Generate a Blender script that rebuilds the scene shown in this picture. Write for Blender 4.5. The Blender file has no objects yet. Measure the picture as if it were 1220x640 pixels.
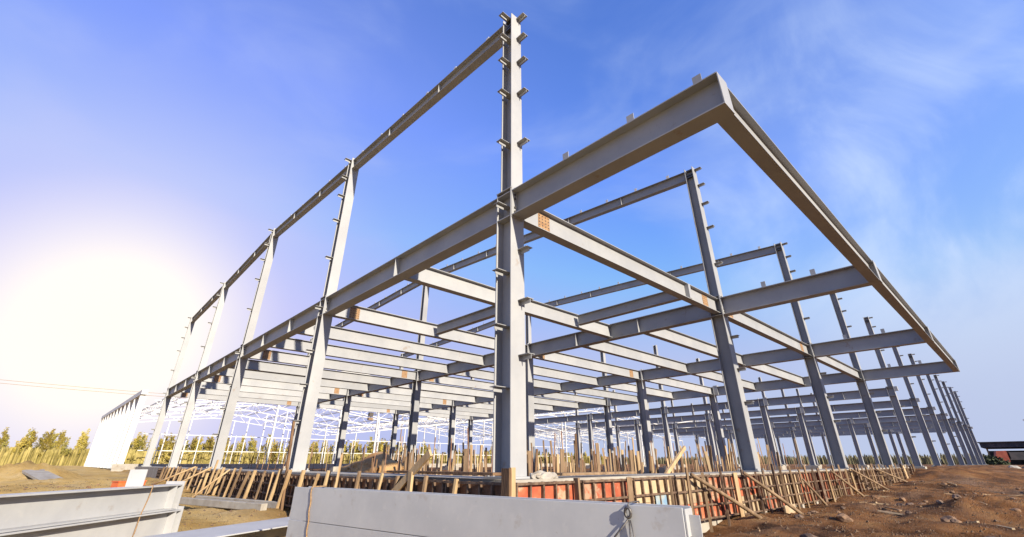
import bpy, math, random
from mathutils import Vector, Matrix, noise
random.seed(11)
S = bpy.context.scene
COL = S.collection
D = bpy.data
R = math.radians

# ------------------------------------------------------------------ materials
def mat(name, base, var=None, scale=3.0, rough=0.6, metal=0.0, bump=0.0, bscale=40.0, detail=4, lo=.38, hi=.62, extra=None, stretch=None, spec=0.4, rand=0):
    m = D.materials.new(name); m.use_nodes = True
    nt = m.node_tree; N = nt.nodes; L = nt.links
    b = N['Principled BSDF']
    b.inputs['Roughness'].default_value = rough; b.inputs['Metallic'].default_value = metal
    b.inputs['Specular IOR Level'].default_value = spec
    b.inputs['Base Color'].default_value = (*base, 1)
    tc = N.new('ShaderNodeTexCoord'); vec = tc.outputs['Object']
    geo = N.new('ShaderNodeNewGeometry'); vec = geo.outputs['Position']
    if stretch:
        mp = N.new('ShaderNodeMapping'); mp.inputs['Scale'].default_value = stretch
        L.new(vec, mp.inputs['Vector']); vec = mp.outputs[0]
    col = None
    if var:
        n = N.new('ShaderNodeTexNoise'); n.inputs['Scale'].default_value = scale; n.inputs['Detail'].default_value = detail
        n.inputs['Roughness'].default_value = .6
        L.new(vec, n.inputs['Vector'])
        r = N.new('ShaderNodeValToRGB'); r.color_ramp.elements[0].position = lo; r.color_ramp.elements[1].position = hi
        r.color_ramp.elements[0].color = (*base, 1); r.color_ramp.elements[1].color = (*var, 1)
        L.new(n.outputs['Fac'], r.inputs['Fac']); col = r.outputs['Color']
    if extra:      # (colour, scale, threshold, strength): stains with a shape of their own
        for (ec, es, et, ef) in extra:
            n = N.new('ShaderNodeTexNoise'); n.inputs['Scale'].default_value = es; n.inputs['Detail'].default_value = 6
            n.inputs['Roughness'].default_value = .65
            L.new(vec, n.inputs['Vector'])
            mr = N.new('ShaderNodeMapRange'); mr.inputs['From Min'].default_value = et; mr.inputs['From Max'].default_value = et + .07
            mr.inputs['To Max'].default_value = ef
            L.new(n.outputs['Fac'], mr.inputs['Value'])
            mx = N.new('ShaderNodeMix'); mx.data_type = 'RGBA'
            L.new(mr.outputs[0], mx.inputs['Factor'])
            if col: L.new(col, mx.inputs['A'])
            else: mx.inputs['A'].default_value = (*base, 1)
            mx.inputs['B'].default_value = (*ec, 1); col = mx.outputs['Result']
    if rand and col:
        oi = N.new('ShaderNodeObjectInfo'); mr = N.new('ShaderNodeMapRange'); mr.inputs['To Min'].default_value = 1-rand; mr.inputs['To Max'].default_value = 1+rand
        L.new(oi.outputs['Random'], mr.inputs['Value'])
        vm = N.new('ShaderNodeVectorMath'); vm.operation = 'SCALE'; L.new(col, vm.inputs[0]); L.new(mr.outputs[0], vm.inputs['Scale']); col = vm.outputs[0]
    if col: L.new(col, b.inputs['Base Color'])
    if bump:
        n = N.new('ShaderNodeTexNoise'); n.inputs['Scale'].default_value = bscale; n.inputs['Detail'].default_value = 5
        L.new(vec, n.inputs['Vector'])
        bp = N.new('ShaderNodeBump'); bp.inputs['Strength'].default_value = bump; bp.inputs['Distance'].default_value = .02
        L.new(n.outputs['Fac'], bp.inputs['Height']); L.new(bp.outputs[0], b.inputs['Normal'])
    return m

M = {}
M['steel'] = mat('grey_primer_steel', (.255,.258,.265), (.30,.30,.30), .8, .5, 0, 0, 60, rand=.10,
                 extra=[((.20,.13,.075), 2.3, .64, .5), ((.235,.235,.235), 8, .57, .25)])
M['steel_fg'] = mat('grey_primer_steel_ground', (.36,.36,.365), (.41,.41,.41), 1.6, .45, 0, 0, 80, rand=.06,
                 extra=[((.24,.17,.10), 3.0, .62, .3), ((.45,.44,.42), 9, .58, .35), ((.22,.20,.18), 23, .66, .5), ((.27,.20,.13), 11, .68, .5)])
M['white_steel'] = mat('white_steel', (.50,.49,.47), (.58,.58,.56), .5, .5)  # white also stands in for flare and haze whitening the far hall
M['bare'] = mat('bare_rusted_steel', (.24,.13,.06), (.33,.20,.10), 14, .75, 0, .2, 90)
M['dark'] = mat('dark_steel', (.05,.04,.035), (.09,.07,.05), 12, .6)
M['bolt'] = mat('bolt_steel', (.10,.09,.08), None, 3, .4, .6)
M['concrete'] = mat('raw_concrete', (.27,.24,.20), (.35,.32,.27), 2.5, .9, 0, .4, 25, extra=[((.22,.17,.11), 3, .58, .6)])
M['wood'] = mat('fresh_timber', (.34,.22,.11), (.46,.33,.18), 6, .75, 0, .3, 50, stretch=(1,1,.15))
M['wood_old'] = mat('weathered_timber', (.15,.095,.052), (.27,.18,.105), 5, .85, 0, .4, 45, stretch=(1,1,.2), extra=[((.12,.08,.05), 4, .58, .6)])
M['wood_dark'] = mat('dark_stained_timber', (.10,.055,.028), (.19,.11,.055), 5, .85, 0, .4, 40, stretch=(1,1,.3))
M['ply_red'] = mat('red_form_plywood', (.31,.06,.026), (.38,.11,.05), 3.5, .65, 0, .2, 40, rand=.2, extra=[((.36,.26,.17), 3.1, .53, .8), ((.20,.08,.04), 6, .6, .6)])
M['ply_tan'] = mat('tan_form_plywood', (.34,.24,.135), (.42,.33,.21), 3.5, .7, 0, .2, 40, rand=.2, extra=[((.32,.11,.055), 2.6, .60, .7), ((.25,.16,.08), 6, .6, .6)])
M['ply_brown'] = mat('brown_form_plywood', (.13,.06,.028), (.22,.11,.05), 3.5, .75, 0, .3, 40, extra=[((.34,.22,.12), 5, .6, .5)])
M['ply_blue'] = mat('blue_painted_patch', (.15,.25,.35), (.3,.33,.31), 6, .7)
M['rib'] = mat('rusty_form_frame', (.07,.04,.025), (.17,.11,.07), 8, .7, .1, .2, 60)
M['rebar'] = mat('rusty_rebar', (.20,.10,.055), (.30,.17,.10), 12, .8)
M['rope'] = mat('brown_hemp_rope', (.24,.14,.06), (.36,.23,.12), 50, .9, 0, .5, 200)
M['wire'] = mat('steel_wire_rope', (.07,.06,.06), (.15,.14,.13), 60, .5, .5)
M['orange'] = mat('orange_plastic', (.55,.09,.02), (.6,.15,.05), 4, .5)
M['bark'] = mat('pale_bark', (.42,.36,.27), (.55,.50,.42), 8, .9)
M['leafA'] = mat('yellow_green_leaves', (.34,.27,.045), (.46,.36,.08), .6, .7, lo=.3, hi=.7)
M['leafB'] = mat('olive_leaves', (.24,.215,.04), (.36,.29,.07), .6, .7, lo=.3, hi=.7)
M['scrub'] = mat('dry_scrub', (.22,.18,.05), (.36,.29,.10), .8, .9)
M['stone'] = mat('field_stone', (.14,.075,.04), (.23,.14,.08), 6, .9, 0, .5, 30)
M['stone_dark'] = mat('dark_clod', (.09,.06,.045), (.17,.11,.075), 6, .95, 0, .5, 30)
M['blackish'] = mat('dark_shed_metal', (.035,.035,.04), (.07,.06,.06), 1, .7)
M['redpaint'] = mat('dull_red_paint', (.25,.05,.03), (.33,.09,.05), 2, .6)
M['insul'] = mat('porcelain', (.5,.5,.52), None, 1, .4)
for k in ('leafA','leafB'):
    b = M[k].node_tree.nodes['Principled BSDF']
    b.inputs['Transmission Weight'].default_value = 0
    b.inputs['Subsurface Weight'].default_value = 0

# ------------------------------------------------------------------ mesh builder
class MB:
    def __init__(s): s.v = []; s.f = []
    def add(s, vs, fs):
        o = len(s.v); s.v += [tuple(v) for v in vs]; s.f += [tuple(i+o for i in f) for f in fs]; return s
    def obox(s, c, ax, ay, az):
        c, ax, ay, az = map(Vector, (c, ax, ay, az))
        vs = [c + ax*i + ay*j + az*k for i in (-1,1) for j in (-1,1) for k in (-1,1)]
        fs = [(0,1,3,2),(4,6,7,5),(0,4,5,1),(2,3,7,6),(0,2,6,4),(1,5,7,3)]
        if ax.cross(ay).dot(az) < 0: fs = [f[::-1] for f in fs]
        return s.add(vs, fs)
    def box(s, x0, x1, y0, y1, z0, z1):
        return s.obox(((x0+x1)/2,(y0+y1)/2,(z0+z1)/2), ((x1-x0)/2,0,0), (0,(y1-y0)/2,0), (0,0,(z1-z0)/2))
    def bar(s, p, q, w, h, side=None):
        p, q = Vector(p), Vector(q); d = (q-p); L_ = d.length; d = d/L_
        if side is None:
            side = d.cross(Vector((0,0,1)))
            if side.length < 1e-3: side = Vector((1,0,0))
        side = Vector(side); side = (side - d*side.dot(d)).normalized(); up = side.cross(d)
        return s.obox((p+q)/2, d*L_/2, side*w/2, up*h/2)
    def ibeam(s, p, q, w, d, side, tf=.02, tw=.012):
        """p-q centre line of the section; w flange width along side, d depth across"""
        p, q = Vector(p), Vector(q); a = (q-p); L_ = a.length; a = a/L_
        side = Vector(side); side = (side - a*side.dot(a)).normalized(); up = side.cross(a)
        c = (p+q)/2
        for k in (-1, 1): s.obox(c + up*k*(d/2 - tf/2), a*L_/2, side*w/2, up*tf/2)
        s.obox(c, a*L_/2, side*tw/2, up*(d/2 - tf - .0005))
        return s
    def tube(s, pts, r, n=6, closed=False):
        pts = [Vector(p) for p in pts]; m = len(pts); o = len(s.v)
        ref = Vector((.3,.2,1)).normalized()
        for i, p in enumerate(pts):
            if closed: t = pts[(i+1) % m] - pts[i-1]
            else: t = pts[min(i+1, m-1)] - pts[max(i-1, 0)]
            t.normalize(); u = t.cross(ref)
            if u.length < .05: u = t.cross(Vector((1,0,0)))
            u.normalize(); w = t.cross(u)
            rr = r[i] if isinstance(r, (list, tuple)) else r
            s.v += [tuple(p + (u*math.cos(2*math.pi*k/n) + w*math.sin(2*math.pi*k/n))*rr) for k in range(n)]
        for i in range(m if closed else m-1):
            a, b = o + i*n, o + ((i+1) % m)*n
            s.f += [(a+k, a+(k+1) % n, b+(k+1) % n, b+k) for k in range(n)]
        if not closed:
            s.f.append(tuple(o+k for k in range(n))[::-1]); s.f.append(tuple(o+(m-1)*n+k for k in range(n)))
        return s
    def data(s, name, m):
        me = D.meshes.new(name); me.from_pydata(s.v, [], s.f); me.validate(); me.update()
        me.materials.append(m); return me
    def build(s, name, m, parent=None, loc=None, smooth=False):
        me = s.data(name, m)
        if smooth:
            for p in me.polygons: p.use_smooth = True
        return link(name, me, parent, loc)

def link(name, data, parent=None, loc=None, rot=None, scale=None):
    o = D.objects.new(name, data); COL.objects.link(o)
    if parent: o.parent = parent
    if loc is not None: o.location = loc
    if rot is not None: o.rotation_euler = rot
    if scale is not None: o.scale = scale
    return o
def tag(o, label=None, cat=None, group=None, kind=None):
    if label: o['label'] = label
    if cat: o['category'] = cat
    if group: o['group'] = group
    if kind: o['kind'] = kind
    return o
def thing(name, label, cat, loc=(0,0,0), rotz=0, group=None):
    o = link(name, None, None, loc, (0,0,rotz)); o.empty_display_size = .3
    return tag(o, label, cat, group)
def copy_tree(o, parent=None):
    c = o.copy(); COL.objects.link(c)
    if parent: c.parent = parent
    for ch in list(o.children): copy_tree(ch, c)
    return c
ORD = ['first','second','third','fourth','fifth','sixth','seventh','eighth','ninth','tenth','eleventh','twelfth','thirteenth','fourteenth','fifteenth',
       'sixteenth','seventeenth','eighteenth','nineteenth','twentieth','twenty-first','twenty-second','twenty-third','twenty-fourth','twenty-fifth','twenty-sixth','twenty-seventh','twenty-eighth']

# ------------------------------------------------------------------ terrain
def lerp(t, xs, ys):
    if t <= xs[0]: return ys[0]
    for i in range(1, len(xs)):
        if t <= xs[i]:
            k = (t-xs[i-1])/(xs[i]-xs[i-1]); return ys[i-1]*(1-k) + ys[i]*k
    return ys[-1]
def hR(x): return lerp(x, [-10,8,16,22,28,34,45,80,200], [-1.15,-1.0,-.93,-.82,-.67,-.22,-.06,-.06,-.25])
def hL(y): return lerp(y, [-10,0,5,8,13,19,30,60,120], [-1.15,-1.12,-1.02,-.95,-.88,-.8,-.66,-.4,-.3])
def sm(a, b, t):
    t = max(0, min(1, (t-a)/(b-a))); return t*t*(3-2*t)
def ground_z(x, y):
    if x > .2 and y > .2: base = -.36
    elif x <= .2 and y <= .2: base = max(hR(x), hL(y))
    elif y <= .2: base = hR(x)
    else: base = hL(y)
    if y < -2 and x > 10:      # away from the wall the track lies lower
        base = base*(1 - .9*sm(-2,-9,y)) + (lerp(x,[10,40,90,200],[-1.12,-.85,-.4,-.3]))*.9*sm(-2,-9,y)
    d = math.hypot(x+5.5, y+5.9)
    amp = .16*sm(2, 7, d)*(1 - .75*sm(30, 120, d))
    if x > .2 and y > .2: amp *= .3
    n = noise.fractal(Vector((x*.45, y*.45, 1.7)), 1.0, 2.0, 5) * amp
    n += abs(noise.noise(Vector((x*1.9, y*1.9, 4)))) * amp * .3
    if d < 45 and not (x > .2 and y > .2): n += (abs(noise.noise(Vector((x*4.1, y*4.1, 7)))) - .15)*.09*sm(3,7,d)*(1 if x > -.5 else .35)*(1-sm(25,45,d))
    n -= amp*.15
    # spoil heaps
    for (mx, my, mr, mh) in ((12.6,-4.35,1.5,.26), (14.2,-4.9,1.7,.2), (11.2,-3.6,.8,.12), (19,-2.2,2.2,.16), (24,-2.6,2,.2), (33,-1.8,3,.22), (-4.0,14,3,.18), (-6.5,19,4,.2), (-3.2,27,4,.2), (-9,36,6,.25),(-6.0,32.6,3.2,.75),(9,-1.9,1.4,.1)):
        q = math.hypot(x-mx, y-my)/mr
        if q < 1: n += mh*(1-q*q)**1.5 * (1 + .5*noise.noise(Vector((x*2.3, y*2.3, 9))))
    return base + n
def axis(lo, hi, fine0, fine1, step, grow):
    out = []; t = fine0
    while t < fine1: out.append(t); t += step
    a = []; s_ = step; t = fine1
    while t < hi: a.append(t); s_ *= grow; t += s_
    a.append(hi)
    b = []; s_ = step; t = fine0
    while t > lo:
        s_ *= grow; t -= s_; b.append(max(t, lo))
    return b[::-1] + out + a
xs = axis(-2500, 2500, -9, 32, .17, 1.06)
ys = axis(-2500, 2500, -9, 26, .17, 1.06)
gv = [(x, y, ground_z(x, y)) for x in xs for y in ys]
ny = len(ys)
gf = [(i*ny+j, (i+1)*ny+j, (i+1)*ny+j+1, i*ny+j+1) for i in range(len(xs)-1) for j in range(ny-1)]
gm = D.meshes.new('ground'); gm.from_pydata(gv, [], gf); gm.update()
for p in gm.polygons: p.use_smooth = True
def ground_mat():
    m = D.materials.new('red_earth'); m.use_nodes = True; nt = m.node_tree; N = nt.nodes; L = nt.links
    b = N['Principled BSDF']; b.inputs['Roughness'].default_value = .95; b.inputs['Specular IOR Level'].default_value = .15
    g = N.new('ShaderNodeNewGeometry')
    def nz(sc, det=6, ro=.6):
        n = N.new('ShaderNodeTexNoise'); n.inputs['Scale'].default_value = sc; n.inputs['Detail'].default_value = det; n.inputs['Roughness'].default_value = ro
        L.new(g.outputs['Position'], n.inputs['Vector']); return n.outputs['Fac']
    def ramp(f, stops):
        r = N.new('ShaderNodeValToRGB'); e = r.color_ramp.elements
        e[0].position, e[0].color = stops[0][0], (*stops[0][1], 1)
        e[1].position, e[1].color = stops[-1][0], (*stops[-1][1], 1)
        for p, c in stops[1:-1]:
            x = e.new(p); x.color = (*c, 1)
        L.new(f, r.inputs['Fac']); return r.outputs['Color']
    red = ramp(nz(.9), [(.30,(.045,.025,.016)), (.43,(.16,.068,.024)), (.56,(.30,.135,.048)), (.72,(.40,.22,.09))])
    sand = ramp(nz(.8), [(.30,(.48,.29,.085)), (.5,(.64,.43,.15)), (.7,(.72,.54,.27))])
    # soils differ: sand west, colour lifted to carry flare glow; red clay east
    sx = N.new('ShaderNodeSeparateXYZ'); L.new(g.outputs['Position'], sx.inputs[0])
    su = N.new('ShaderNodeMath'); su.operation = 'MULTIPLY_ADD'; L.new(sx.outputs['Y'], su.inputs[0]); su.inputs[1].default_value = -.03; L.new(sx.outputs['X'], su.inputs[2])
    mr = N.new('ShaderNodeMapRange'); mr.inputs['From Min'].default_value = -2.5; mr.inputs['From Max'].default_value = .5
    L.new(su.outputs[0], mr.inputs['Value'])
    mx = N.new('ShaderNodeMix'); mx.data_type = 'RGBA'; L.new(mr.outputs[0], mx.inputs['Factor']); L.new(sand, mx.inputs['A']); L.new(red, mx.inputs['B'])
    # gravelly patches
    gr = ramp(nz(22, 3), [(.40,(.12,.10,.085)), (.6,(.36,.33,.28))])
    mk = N.new('ShaderNodeMapRange'); mk.inputs['From Min'].default_value = .55; mk.inputs['From Max'].default_value = .68; mk.inputs['To Max'].default_value = .35
    L.new(nz(.23, 4), mk.inputs['Value'])
    m2 = N.new('ShaderNodeMix'); m2.data_type = 'RGBA'; L.new(mk.outputs[0], m2.inputs['Factor']); L.new(mx.outputs['Result'], m2.inputs['A']); L.new(gr, m2.inputs['B'])
    # dark damp clods
    mk2 = N.new('ShaderNodeMapRange'); mk2.inputs['From Min'].default_value = .60; mk2.inputs['From Max'].default_value = .66; mk2.inputs['To Max'].default_value = .6
    L.new(nz(5.5, 6, .7), mk2.inputs['Value'])
    m3 = N.new('ShaderNodeMix'); m3.data_type = 'RGBA'; L.new(mk2.outputs[0], m3.inputs['Factor']); L.new(m2.outputs['Result'], m3.inputs['A']); m3.inputs['B'].default_value = (.10,.06,.04,1)
    mk3 = N.new('ShaderNodeMapRange'); mk3.inputs['From Min'].default_value = .54; mk3.inputs['From Max'].default_value = .62; mk3.inputs['To Max'].default_value = .55
    L.new(nz(17, 5, .75), mk3.inputs['Value'])
    m4 = N.new('ShaderNodeMix'); m4.data_type = 'RGBA'; L.new(mk3.outputs[0], m4.inputs['Factor']); L.new(m3.outputs['Result'], m4.inputs['A']); m4.inputs['B'].default_value = (.34,.22,.12,1)
    L.new(m4.outputs['Result'], b.inputs['Base Color'])
    ad = N.new('ShaderNodeMath'); ad.operation = 'ADD'; L.new(nz(11, 9, .75), ad.inputs[0]); L.new(nz(40, 4), ad.inputs[1])
    bp = N.new('ShaderNodeBump'); bp.inputs['Strength'].default_value = 1; bp.inputs['Distance'].default_value = .11
    L.new(ad.outputs[0], bp.inputs['Height']); L.new(bp.outputs[0], b.inputs['Normal'])
    return m
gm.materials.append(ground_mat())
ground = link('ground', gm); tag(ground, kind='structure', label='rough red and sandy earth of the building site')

# ------------------------------------------------------------------ the steel frame
AY = [0, 9.44, 19.2, 28.9, 38.85]
FX = [0, 10, 20, 30, 40, 50, 60, 70, 79, 87, 95, 101.5]
frame = thing('steel_building_frame', 'grey primer-painted steel skeleton of a large building under construction behind the timber formwork', 'steel frame')
CT = 5.40; GB = 4.79; GD = CT-GB     # girder top, bottom, depth
CW, CD = .37, .44
def col_mesh(h, upper, w=CW, d=CD):
    b = MB()
    lo = min(h, CT+.06)
    b.box(0, w, 0, .02, 0, lo); b.box(0, w, d-.02, d, 0, lo); b.box(w/2-.008, w/2+.008, .0205, d-.0205, 0, lo)
    # stiffener plates level with the girder flanges
    for z in (GB, CT-.03):
        b.box(.003, w/2-.0085, .021, d-.021, z, z+.02); b.box(w/2+.0085, w-.003, .021, d-.021, z, z+.02)
    if upper:
        ud = .34; uw = .34; x0 = (w-uw)/2
        b.box(x0, x0+uw, .003, .021, lo, h); b.box(x0, x0+uw, ud-.02, ud, lo, h); b.box(w/2-.008, w/2+.008, .0215, ud-.0205, lo, h)
        b.box(-.012, w+.012, -.012, d+.006, lo, lo+.018)
    # base plate and anchor nuts
    b.box(-.10, w+.10, -.10, d+.10, -.03, 0)
    for x in (-.05, w+.05):
        for y in (-.05, d+.05): b.box(x-.02, x+.02, y-.02, y+.02, 0.001, .05)
    return b.data('column', M['steel'])
cm = {}
def colm(h, up):
    k = (round(h, 2), up)
    if k not in cm: cm[k] = col_mesh(h, up)
    return cm[k]
clY = MB().box(-.085,.085,-.26,-.001,-.006,.006).box(-.006,.006,-.25,-.002,-.085,-.0065).data('girt_cleat', M['steel'])
clX = MB().box(-.40,-.009,-.085,.085,-.006,.006).box(-.39,-.19,-.006,.006,-.085,-.0065).data('girt_cleat', M['steel'])
ZR = [10.9,10.15,9.3,8.25,6.75,4.06,2.99,1.95]
ZL = [10.9,10.1,9.25,8.2,6.7,5.08,3.58,2.49,1.39]
top0 = [10.98, 11.4, 11.92, 11.48, 11.18]
columns = {}
for fi, X in enumerate(FX):
    for ai, Y in enumerate(AY):
        tall = fi == 0 or ai in (0, 2, 4)
        h = top0[ai] if (tall and fi < 3) else ({0:10.98, 2:11.95, 4:11.1}[ai] if tall else CT+.04)
        c = link('column', colm(h, tall), frame, (X, Y, 0)); columns[fi, ai] = c
        if fi == 0 and ai == 0: c['label'] = 'nearest corner column, tallest in view, with girt cleats on two sides'
        elif ai == 0: c['label'] = 'tall wall column, %s from the corner along the right side' % ORD[fi-1]
        elif fi == 0: c['label'] = 'tall wall column, %s from the corner along the left side' % ORD[ai-1]
        if ai == 0:
            for z in ZR:
                if fi > 7 and z < 6: continue
                link('girt_cleat', clY, c, (.27, 0, z))
        if tall and fi < 10 and not (fi == 0 and ai):
            hb_ = MB()
            for z in (h-.10, h-.30, h-.40): hb_.box(.07, .165, .05, .29, z-.03, z+.03)
            hb_.build('bolted_head_lug', M['bolt'], c)
        if fi == 0:
            for z in ZL:
                z2 = z if z < 6 or ai == 0 else z + (h-10.98)*(z/10.9)
                link('girt_cleat', clX, c, (CW/2, .17 if z2 > 5.5 else .22, z2))
GW = .34
def girder(p, q, name='floor_girder', stiff=(), w=GW, d=GD, mt=None):
    b = MB().ibeam(p, q, w, d, (1,0,0) if abs(p[0]-q[0]) < .01 else (0,1,0))
    for t in stiff:
        y = t; x = p[0]
        for sgn in (-1, 1):
            xa, xb = x+sgn*.0065, x+sgn*(w/2-.01)
            b.box(min(xa,xb), max(xa,xb), y-.006, y+.006, p[2]-d/2+.021, p[2]+d/2-.021)
    if name == 'floor_girder':
        b.box(p[0]-.15, p[0]+.15, p[1], p[1]+.018, p[2]+d/2+.0005, p[2]+d/2+.08); b.box(p[0]-.15, p[0]+.15, q[1]-.018, q[1], p[2]+d/2+.0005, p[2]+d/2+.08)
        for sx_ in (-1,1):
            for yy in (p[1]+.0, q[1]-.018):
                b.box(min(p[0]+sx_*.0065,p[0]+sx_*.15), max(p[0]+sx_*.0065,p[0]+sx_*.15), yy, yy+.018, p[2]-d/2+.021, p[2]+d/2-.021)
    o = b.build(name, mt or M['steel'], frame)
    if name == 'floor_girder' and p[0] < 45:
        nb = MB()
        for yy in (p[1]+.018, q[1]-.055):
            for z in (-.20,-.10,.10,.20,d/2+.045):
                for x in (-.09,.09): nb.box(p[0]+x-.016, p[0]+x+.016, yy, yy+.036, p[2]+z-.016, p[2]+z+.016)
        nb.build('bolt_row', M['bolt'], o)
    return o
def endplate(b, x, y, zc, w=.30, d=.66):
    b.box(x-w/2, x+w/2, y-.012, y+.012, zc-d/2, zc+d/2)
zc = (CT+GB)/2
thirds = lambda a, b: [a + (b-a)/3, a + 2*(b-a)/3]
BY = {}     # floor beam positions for each band between frames
band0 = [0, 4.55]
for a in range(1, 4): band0 += [AY[a]] + thirds(AY[a], AY[a+1])
band0 += [AY[4]]
bandn = []
for a in range(0, 4): bandn += [AY[a]] + thirds(AY[a], AY[a+1])
bandn += [AY[4]]
for fi, X in enumerate(FX):
    for a in range(4):
        xc = X + CW/2
        st = []
        if fi == 0: st = [y+.2 for y in band0 if AY[a] < y < AY[a+1]]
        else: st = [y+.2 for y in thirds(AY[a], AY[a+1])]
        zo = 0 if fi < 4 else -.0
        girder((xc, AY[a]+CD+.002, zc+zo), (xc, AY[a+1]-.002, zc+zo), stiff=st)
# floor beams between the first four frames
bw, bd = .25, .52
def floor_beam(x0, x1, y, axis='x', mt=None):
    z = CT - .02 - bd/2
    if axis == 'x': b = MB().ibeam((x0, y, z), (x1, y, z), bw, bd, (0,1,0), .016, .01)
    else: b = MB().ibeam((y, x0, z), (y, x1, z), bw*.9, bd*.7, (1,0,0), .014, .009)
    return b.build('floor_beam', mt or M['steel'], frame)
splice = MB().box(-.19,.19,-.006,0,-.20,.20)
holes = MB()
for i in range(4):
    for j in range(5): holes.box(-.15+i*.1-.02, -.15+i*.1+.02, -.009, -.0065, -.16+j*.08-.014, -.16+j*.08+.014)
splice_d = splice.data('splice_face', M['bare']); holes_d = holes.data('bolt_hole_grid', M['dark'])
for k in range(3):
    for y in (band0 if k == 0 else bandn):
        oncol = any(abs(y-a) < .01 for a in AY)
        gap = CW/2 + .01 if oncol else CW/2 + .01
        fb = floor_beam(FX[k] + gap, FX[k+1] + CW/2 - .01, y + .2)
        if oncol and k < 2:
            for xx in ((FX[k] + 1.22), (FX[k+1] - .78)):
                sp = link('splice_face', splice_d, fb, (xx, y+.2-.0055, CT-.02-bd/2)); link('bolt_hole_grid', holes_d, sp)
floor_beam(.42, 4.55+.06, 7.9, 'y'); floor_beam(4.9, AY[1]+.05, 4.75, 'y')
# small vertical connection plates on the first floor beam (seen at the stair opening)
MB().box(7.9-.07, 7.9+.07, .06, .19, CT-.02-bd+.02, CT-.04).build('connection_plate', M['steel'], frame)
# canopy: cantilever beams and edge beam
for k in range(4):
    xc = FX[k] + CW/2
    b = MB().ibeam((xc, -4.40, zc), (xc, -.016, zc), GW, GD, (1,0,0))
    b.box(xc-.165, xc+.165, -4.415, -4.401, GB+.0, CT+.0)
    b.box(xc-.17, xc+.17, -.015, -.001, GB-.04, CT+.10)        # end plate at the column
    cb = b.build('canopy_beam', M['steel'], frame)
    cb['label'] = 'canopy cantilever beam, %s from the corner' % ORD[k]
    nb = MB()
    for z in (GB+.10, GB+.2, CT-.2, CT-.1, CT+.045):
        for x in (-.09, .09): nb.box(xc+x-.018, xc+x+.018, -.045, -.0155, z-.018, z+.018)
    nb.build('bolt_row', M['bolt'], cb)
    for y in (-1.45, -2.9, -4.1):
        MB().box(xc-.10, xc-.09, y-.07, y+.07, CT+.001, CT+.2).build('purlin_tab', M['steel'], cb)
for k in range(3):
    b = MB().ibeam((FX[k]+CW/2+.172, -4.275, zc-.01), (FX[k+1]+CW/2-.172, -4.275, zc-.01), .25, GD-.03, (0,1,0))
    b.build('canopy_edge_beam', M['steel'], frame)
# roof beams on the first three frames, rising to a ridge
zr = {0:[10.93,11.35,11.87,11.43,11.13], 1:[10.93,11.5,12.0,11.55,11.13], 2:[10.93,11.42,11.87,11.4,11.1]}
for fi in range(3):
    for a in range(4):
        xc = FX[fi] + CW/2
        y0, y1 = AY[a] + (.345 if a == 0 else .17), AY[a+1] + (.165 if a < 3 else -.002)
        dd = .42
        p = Vector((xc, y0, zr[fi][a]-dd/2-.03)); q = Vector((xc, y1, zr[fi][a+1]-dd/2-.03))
        rb = MB().ibeam(p, q, .24, dd, (1,0,0), .014, .009)
        for t in (1/3, 2/3):
            m_ = p.lerp(q, t)
            for sg in (-1,1): rb.box(xc+(.006 if sg > 0 else -.11), xc+(.11 if sg > 0 else -.006), m_.y-.006, m_.y+.006, m_.z-dd/2+.015, m_.z+dd/2-.015)
        o = rb.build('roof_beam', M['steel'], frame)
        n = 6
        tabs = MB().box(-.06,-.05,-.06,.06,0,.17)
        if (fi, a) == (0, 0): tab_d = tabs.data('purlin_tab', M['white_steel'])
        for i in range(n):
            t = (i+.5)/n; m_ = p.lerp(q, t)
            link('purlin_tab', tab_d, o, (m_.x, m_.y, m_.z + dd/2 + .001))
# short boxes at inner column heads further back stand for the sunlit column flange
for fi in range(3, 12):
    for ai in range(1, 5):
        X, Y = FX[fi], AY[ai]
        MB().box(X+.03, X+CW-.03, Y-.30, Y-.003, GB+.03, CT+.09).build('head_box', M['steel'], frame)
for fi in range(4, 12):
    MB().box(FX[fi]+.03, FX[fi]+CW-.03, -.22, -.003, CT-.25, CT+.05).build('head_box', M['steel'], frame)

# ------------------------------------------------------------------ plinths
def plinth(name, label, boxes):
    b = MB()
    for t in boxes: b.box(*t)
    o = b.build(name, M['concrete']); tag(o, label, 'foundation'); return o
plinth('concrete_plinth', 'raw concrete ground beam under the right side columns', [(.9, 34, -.30, .80, -1.5, -.034)])
plinth('concrete_plinth', 'raw concrete ground beam under the left side columns', [(-.30, .898, -.30, 40, -1.5, -.034)])
for fi in range(4, 12):
    o = MB().box(-.2,.57,-.2,.64,-1.0,-.034).build('concrete_footing', M['concrete'], None, (FX[fi],0,0)); tag(o, 'concrete footing under a far column of the right side wall', 'footing', 'footings under the far right wall columns')
pads = None
for fi in range(1, 12):
    for ai in range(1, 5):
        X, Y = FX[fi], AY[ai]
        o = MB().box(-.35, .72, -.35, .8, -1.0, -.034)
        if pads is None: pads = o.data('concrete_footing', M['concrete'])
        f = link('concrete_footing', pads, None, (X, Y, 0))
        tag(f, 'square concrete footing under an inner column of the steel frame', 'footing', 'footings under the inner columns')

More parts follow.
